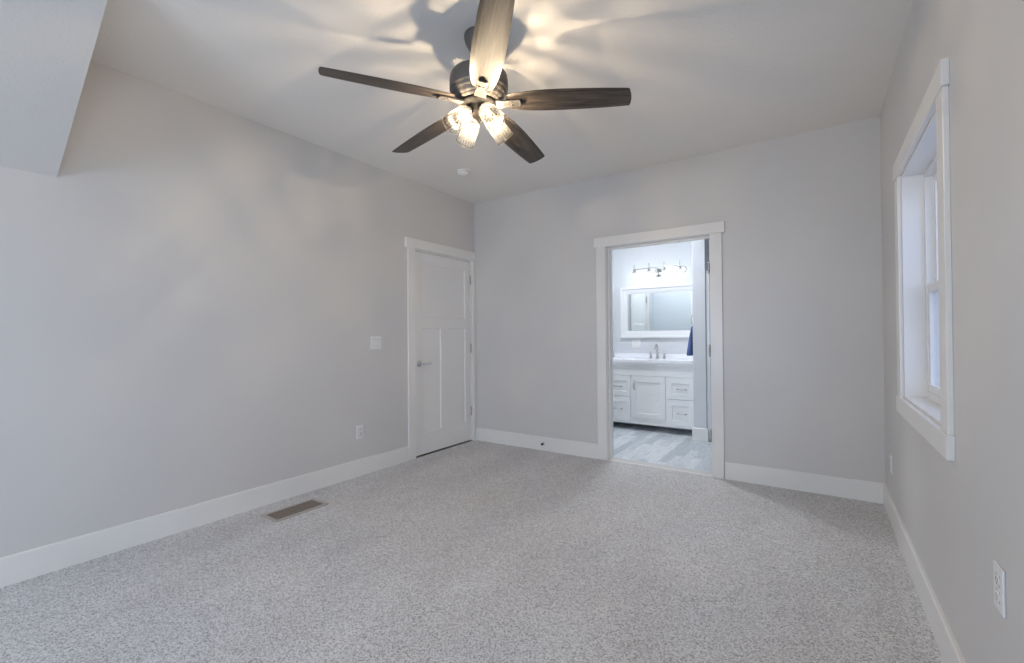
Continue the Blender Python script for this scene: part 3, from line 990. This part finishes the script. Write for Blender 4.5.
# faucet
FX, FY = -1.762, 6.03
fc = thing('faucet', 'brushed nickel faucet with two handles on the vanity top', 'faucet', (FX, FY, TZ + 0.0005))
bm = NB()
lathe(bm, [(0, 0), (0.026, 0), (0.026, 0.006), (0.017, 0.016), (0.012, 0.05), (0.010, 0.11), (0, 0.112)], 24)
pts = [(0, 0, 0.10), (0, 0, 0.135)] + [(0, -0.055 + 0.055 * math.cos(t), 0.135 + 0.05 * math.sin(t)) for t in [PI * k / 10 for k in range(1, 10)]] + [(0, -0.112, 0.125), (0, -0.113, 0.112)]
tube(bm, pts, [0.0105] * (len(pts) - 2) + [0.010, 0.011], 14)
obj('spout', bm, 'nickel', fc)
for s in (-1, 1):
    bm = NB()
    M = Matrix.Translation((s * 0.089, 0, 0))
    lathe(bm, [(0, 0), (0.024, 0), (0.024, 0.006), (0.018, 0.018), (0.010, 0.045), (0.012, 0.056), (0.011, 0.066), (0.004, 0.074), (0, 0.075)], 24, M)
    tube(bm, [(s * 0.089, 0, 0.062), (s * 0.089, -0.005, 0.085), (s * 0.091, -0.008, 0.098)], [0.005, 0.0055, 0.006], 10)
    tube(bm, [(s * 0.089, 0, 0.06), (s * 0.11, -0.004, 0.064), (s * 0.128, -0.006, 0.066)], [0.006, 0.005, 0.005], 10)
    obj('faucet_handle', bm, 'nickel', fc)

# mirror
mr = thing('wall_mirror', 'rectangular mirror in a wide white frame above the vanity', 'mirror', (-1.768, BW, 1.16))
mx0, mx1, mz0, mz1 = -0.525, 0.525, 0.0, 0.70
def mring(bm, x0, x1, z0, z1, w, d0, d1, bev=0.003):
    box(bm, (x0, -d1, z0), (x1, -d0, z0 + w), bev, 2); box(bm, (x0, -d1, z1 - w), (x1, -d0, z1), bev, 2)
    box(bm, (x0, -d1, z0 + w), (x0 + w, -d0, z1 - w), bev, 2); box(bm, (x1 - w, -d1, z0 + w), (x1, -d0, z1 - w), bev, 2)
bm = NB()
mring(bm, mx0, mx1, mz0, mz1, 0.030, 0.001, 0.042)
mring(bm, mx0 + 0.028, mx1 - 0.028, mz0 + 0.028, mz1 - 0.028, 0.045, 0.001, 0.026)
mring(bm, mx0 + 0.070, mx1 - 0.070, mz0 + 0.070, mz1 - 0.070, 0.024, 0.001, 0.018)
obj('frame', bm, 'cabinet_white', mr)
bm = NB(); box(bm, (mx0 + 0.085, -0.010, mz0 + 0.085), (mx1 - 0.085, -0.004, mz1 - 0.085)); obj('mirror_glass', bm, 'mirror_silver', mr)

# vanity light
VL = thing('vanity_light', 'four lamp brushed nickel bar light above the mirror', 'wall light', (-1.77, BW, 2.03))
bm = NB(); lathe(bm, [(0, 0), (0.058, 0), (0.058, 0.006), (0.048, 0.018), (0.014, 0.022), (0.010, 0.026), (0.010, 0.10), (0, 0.10)], 32, MR)
obj('backplate', bm, 'nickel', VL)
by = -0.10
bm = NB()
pts = [(-0.315, by, 0.055), (-0.15, by, 0.063), (0, by, 0.066), (0.15, by, 0.063), (0.315, by, 0.058)]
pts += [(0.335 + 0.045 * math.sin(t), by, 0.013 + 0.045 * math.cos(t)) for t in [PI * k / 10 for k in range(0, 11)]]
tube(bm, pts, 0.007, 10)
tube(bm, [(0, by, 0.002), (0, by, 0.064)], 0.008, 10)
obj('bar', bm, 'nickel', VL)
ls = None
for x in (-0.30, -0.10, 0.10, 0.30):
    if ls is None:
        bm = NB(); lathe(bm, [(0.018, 0.030), (0.030, 0.024), (0.042, 0.008), (0.046, -0.018), (0.050, -0.055), (0.055, -0.068)], 32)
        ls = obj('glass_shade', bm, 'vanity_glass', VL)
        bm = NB()
        lathe(bm, [(0, 0.028), (0.022, 0.028), (0.020, 0.040), (0.012, 0.052), (0.006, 0.060), (0.0045, 0.100), (0.007, 0.108), (0.006, 0.118), (0, 0.134)], 20)
        lathe(bm, [(0, -0.002), (0.015, -0.002), (0.015, 0.03), (0, 0.03)], 18)
        k1 = obj('lamp_holder', bm, 'nickel', ls)
        bm = NB(); lathe(bm, [(0, 0.0), (0.012, -0.002), (0.016, -0.012), (0.026, -0.028), (0.028, -0.042), (0.020, -0.058), (0, -0.066)], 20)
        k2 = obj('bulb', bm, 'cool_bulb', ls)
        ls.location = (x, by, 0.0)
    else:
        o = ls.copy(); C.objects.link(o); o.parent = VL; o.location = (x, by, 0.0)
        for src in (k1, k2):
            q = src.copy(); C.objects.link(q); q.parent = o

switch((-2.085, BW, 1.078), (0, -1, 0), 'white two rocker switch plate on the bathroom wall under the mirror, left of the faucet', 2)

# towel on a ring, on the side of the partition
TX = PX0
tr = thing('towel_ring', 'metal towel ring on the partition beside the vanity', 'towel ring', (TX, 5.54, 1.335))
bm = NB()
MP = Matrix.Rotation(-PI / 2, 4, 'Y')
lathe(bm, [(0, 0), (0.022, 0), (0.022, 0.005), (0.009, 0.010), (0.008, 0.026), (0, 0.028)], 20, MP @ Matrix.Translation((0.085, 0, 0)))
pts = [(-0.026, 0.06 * math.sin(t), 0.030 + 0.055 * math.cos(t)) for t in [2 * PI * k / 28 for k in range(29)]]
tube(bm, pts, 0.0045, 8)
obj('ring', bm, 'nickel', tr)
bm = NB()
rows = [(1.300, 0.012, 0.010), (1.290, 0.022, 0.014), (1.26, 0.034, 0.017), (1.20, 0.048, 0.022), (1.12, 0.062, 0.028), (1.04, 0.072, 0.034), (0.97, 0.078, 0.039), (0.955, 0.076, 0.037)]
N_ = 48
prev = None
rings = []
for z, hw, hd in rows:
    ring = []
    for k in range(N_):
        t = 2 * PI * k / N_
        r = 1 + 0.13 * math.sin(5 * t + 0.8) * (0.5 + (1.3 - z) * 1.5)
        ring.append(bm.verts.new((TX - 0.010 - hd * 1.1 + hd * math.cos(t) * r * 0.9, 5.535 + hw * math.sin(t), z)))
    rings.append(ring)
for A, B in zip(rings, rings[1:]):
    for k in range(N_):
        f = bm.faces.new((A[k], A[(k + 1) % N_], B[(k + 1) % N_], B[k])); f.smooth = True
bm.faces.new(rings[0]); bm.faces.new(rings[-1][::-1])
bmesh.ops.recalc_face_normals(bm, faces=bm.faces[:])
tag(obj('hand_towel', bm, 'towel_blue', origin=(TX - 0.036, 5.535, 1.12)), 'navy blue hand towel hanging beside the bathroom mirror', 'towel')

# shower surround right of the partition (only a strip of it shows)
sh = thing('shower_surround', 'white shower surround panel beyond the partition end', 'shower', (-0.35, 5.80, 0))
def sobj(name, bm, m):
    bmesh.ops.translate(bm, vec=(0.35, -5.80, 0), verts=bm.verts[:]); return obj(name, bm, m, sh)
bm = NB()
box(bm, (PX1 + 0.001, 5.450, 0.10), (PX1 + 0.040, BW - 0.002, 1.925), 0.006, 2)
box(bm, (PX1 + 0.04, BW - 0.035, 0.10), (BR - 0.005, BW - 0.002, 1.925), 0.006, 2)
sobj('wall_panels', bm, 'acrylic_white')
bm = NB()
box(bm, (PX1 + 0.001, 5.475, 0.0), (BR - 0.005, 5.545, 0.12), 0.012, 3)
box(bm, (PX1 + 0.001, 5.545, 0.0), (BR - 0.005, BW - 0.002, 0.05), 0.002, 1)
sobj('shower_base', bm, 'acrylic_white')

# glowing disc added out of view on the bathroom ceiling as fill light
fl = thing('bath_fill_light', 'added round fill lamp on the bathroom ceiling, out of view', 'fill light', (-1.85, 4.95, CE))
bm = NB(); lathe(bm, [(0, 0), (0.17, 0), (0.17, -0.02), (0.155, -0.024), (0.150, -0.020)], 40); obj('rim', bm, 'nickel', fl)
bm = NB(); lathe(bm, [(0.150, -0.018), (0.145, -0.030), (0.10, -0.036), (0, -0.038)], 24); obj('fill_disc', bm, 'cool_fill', fl)
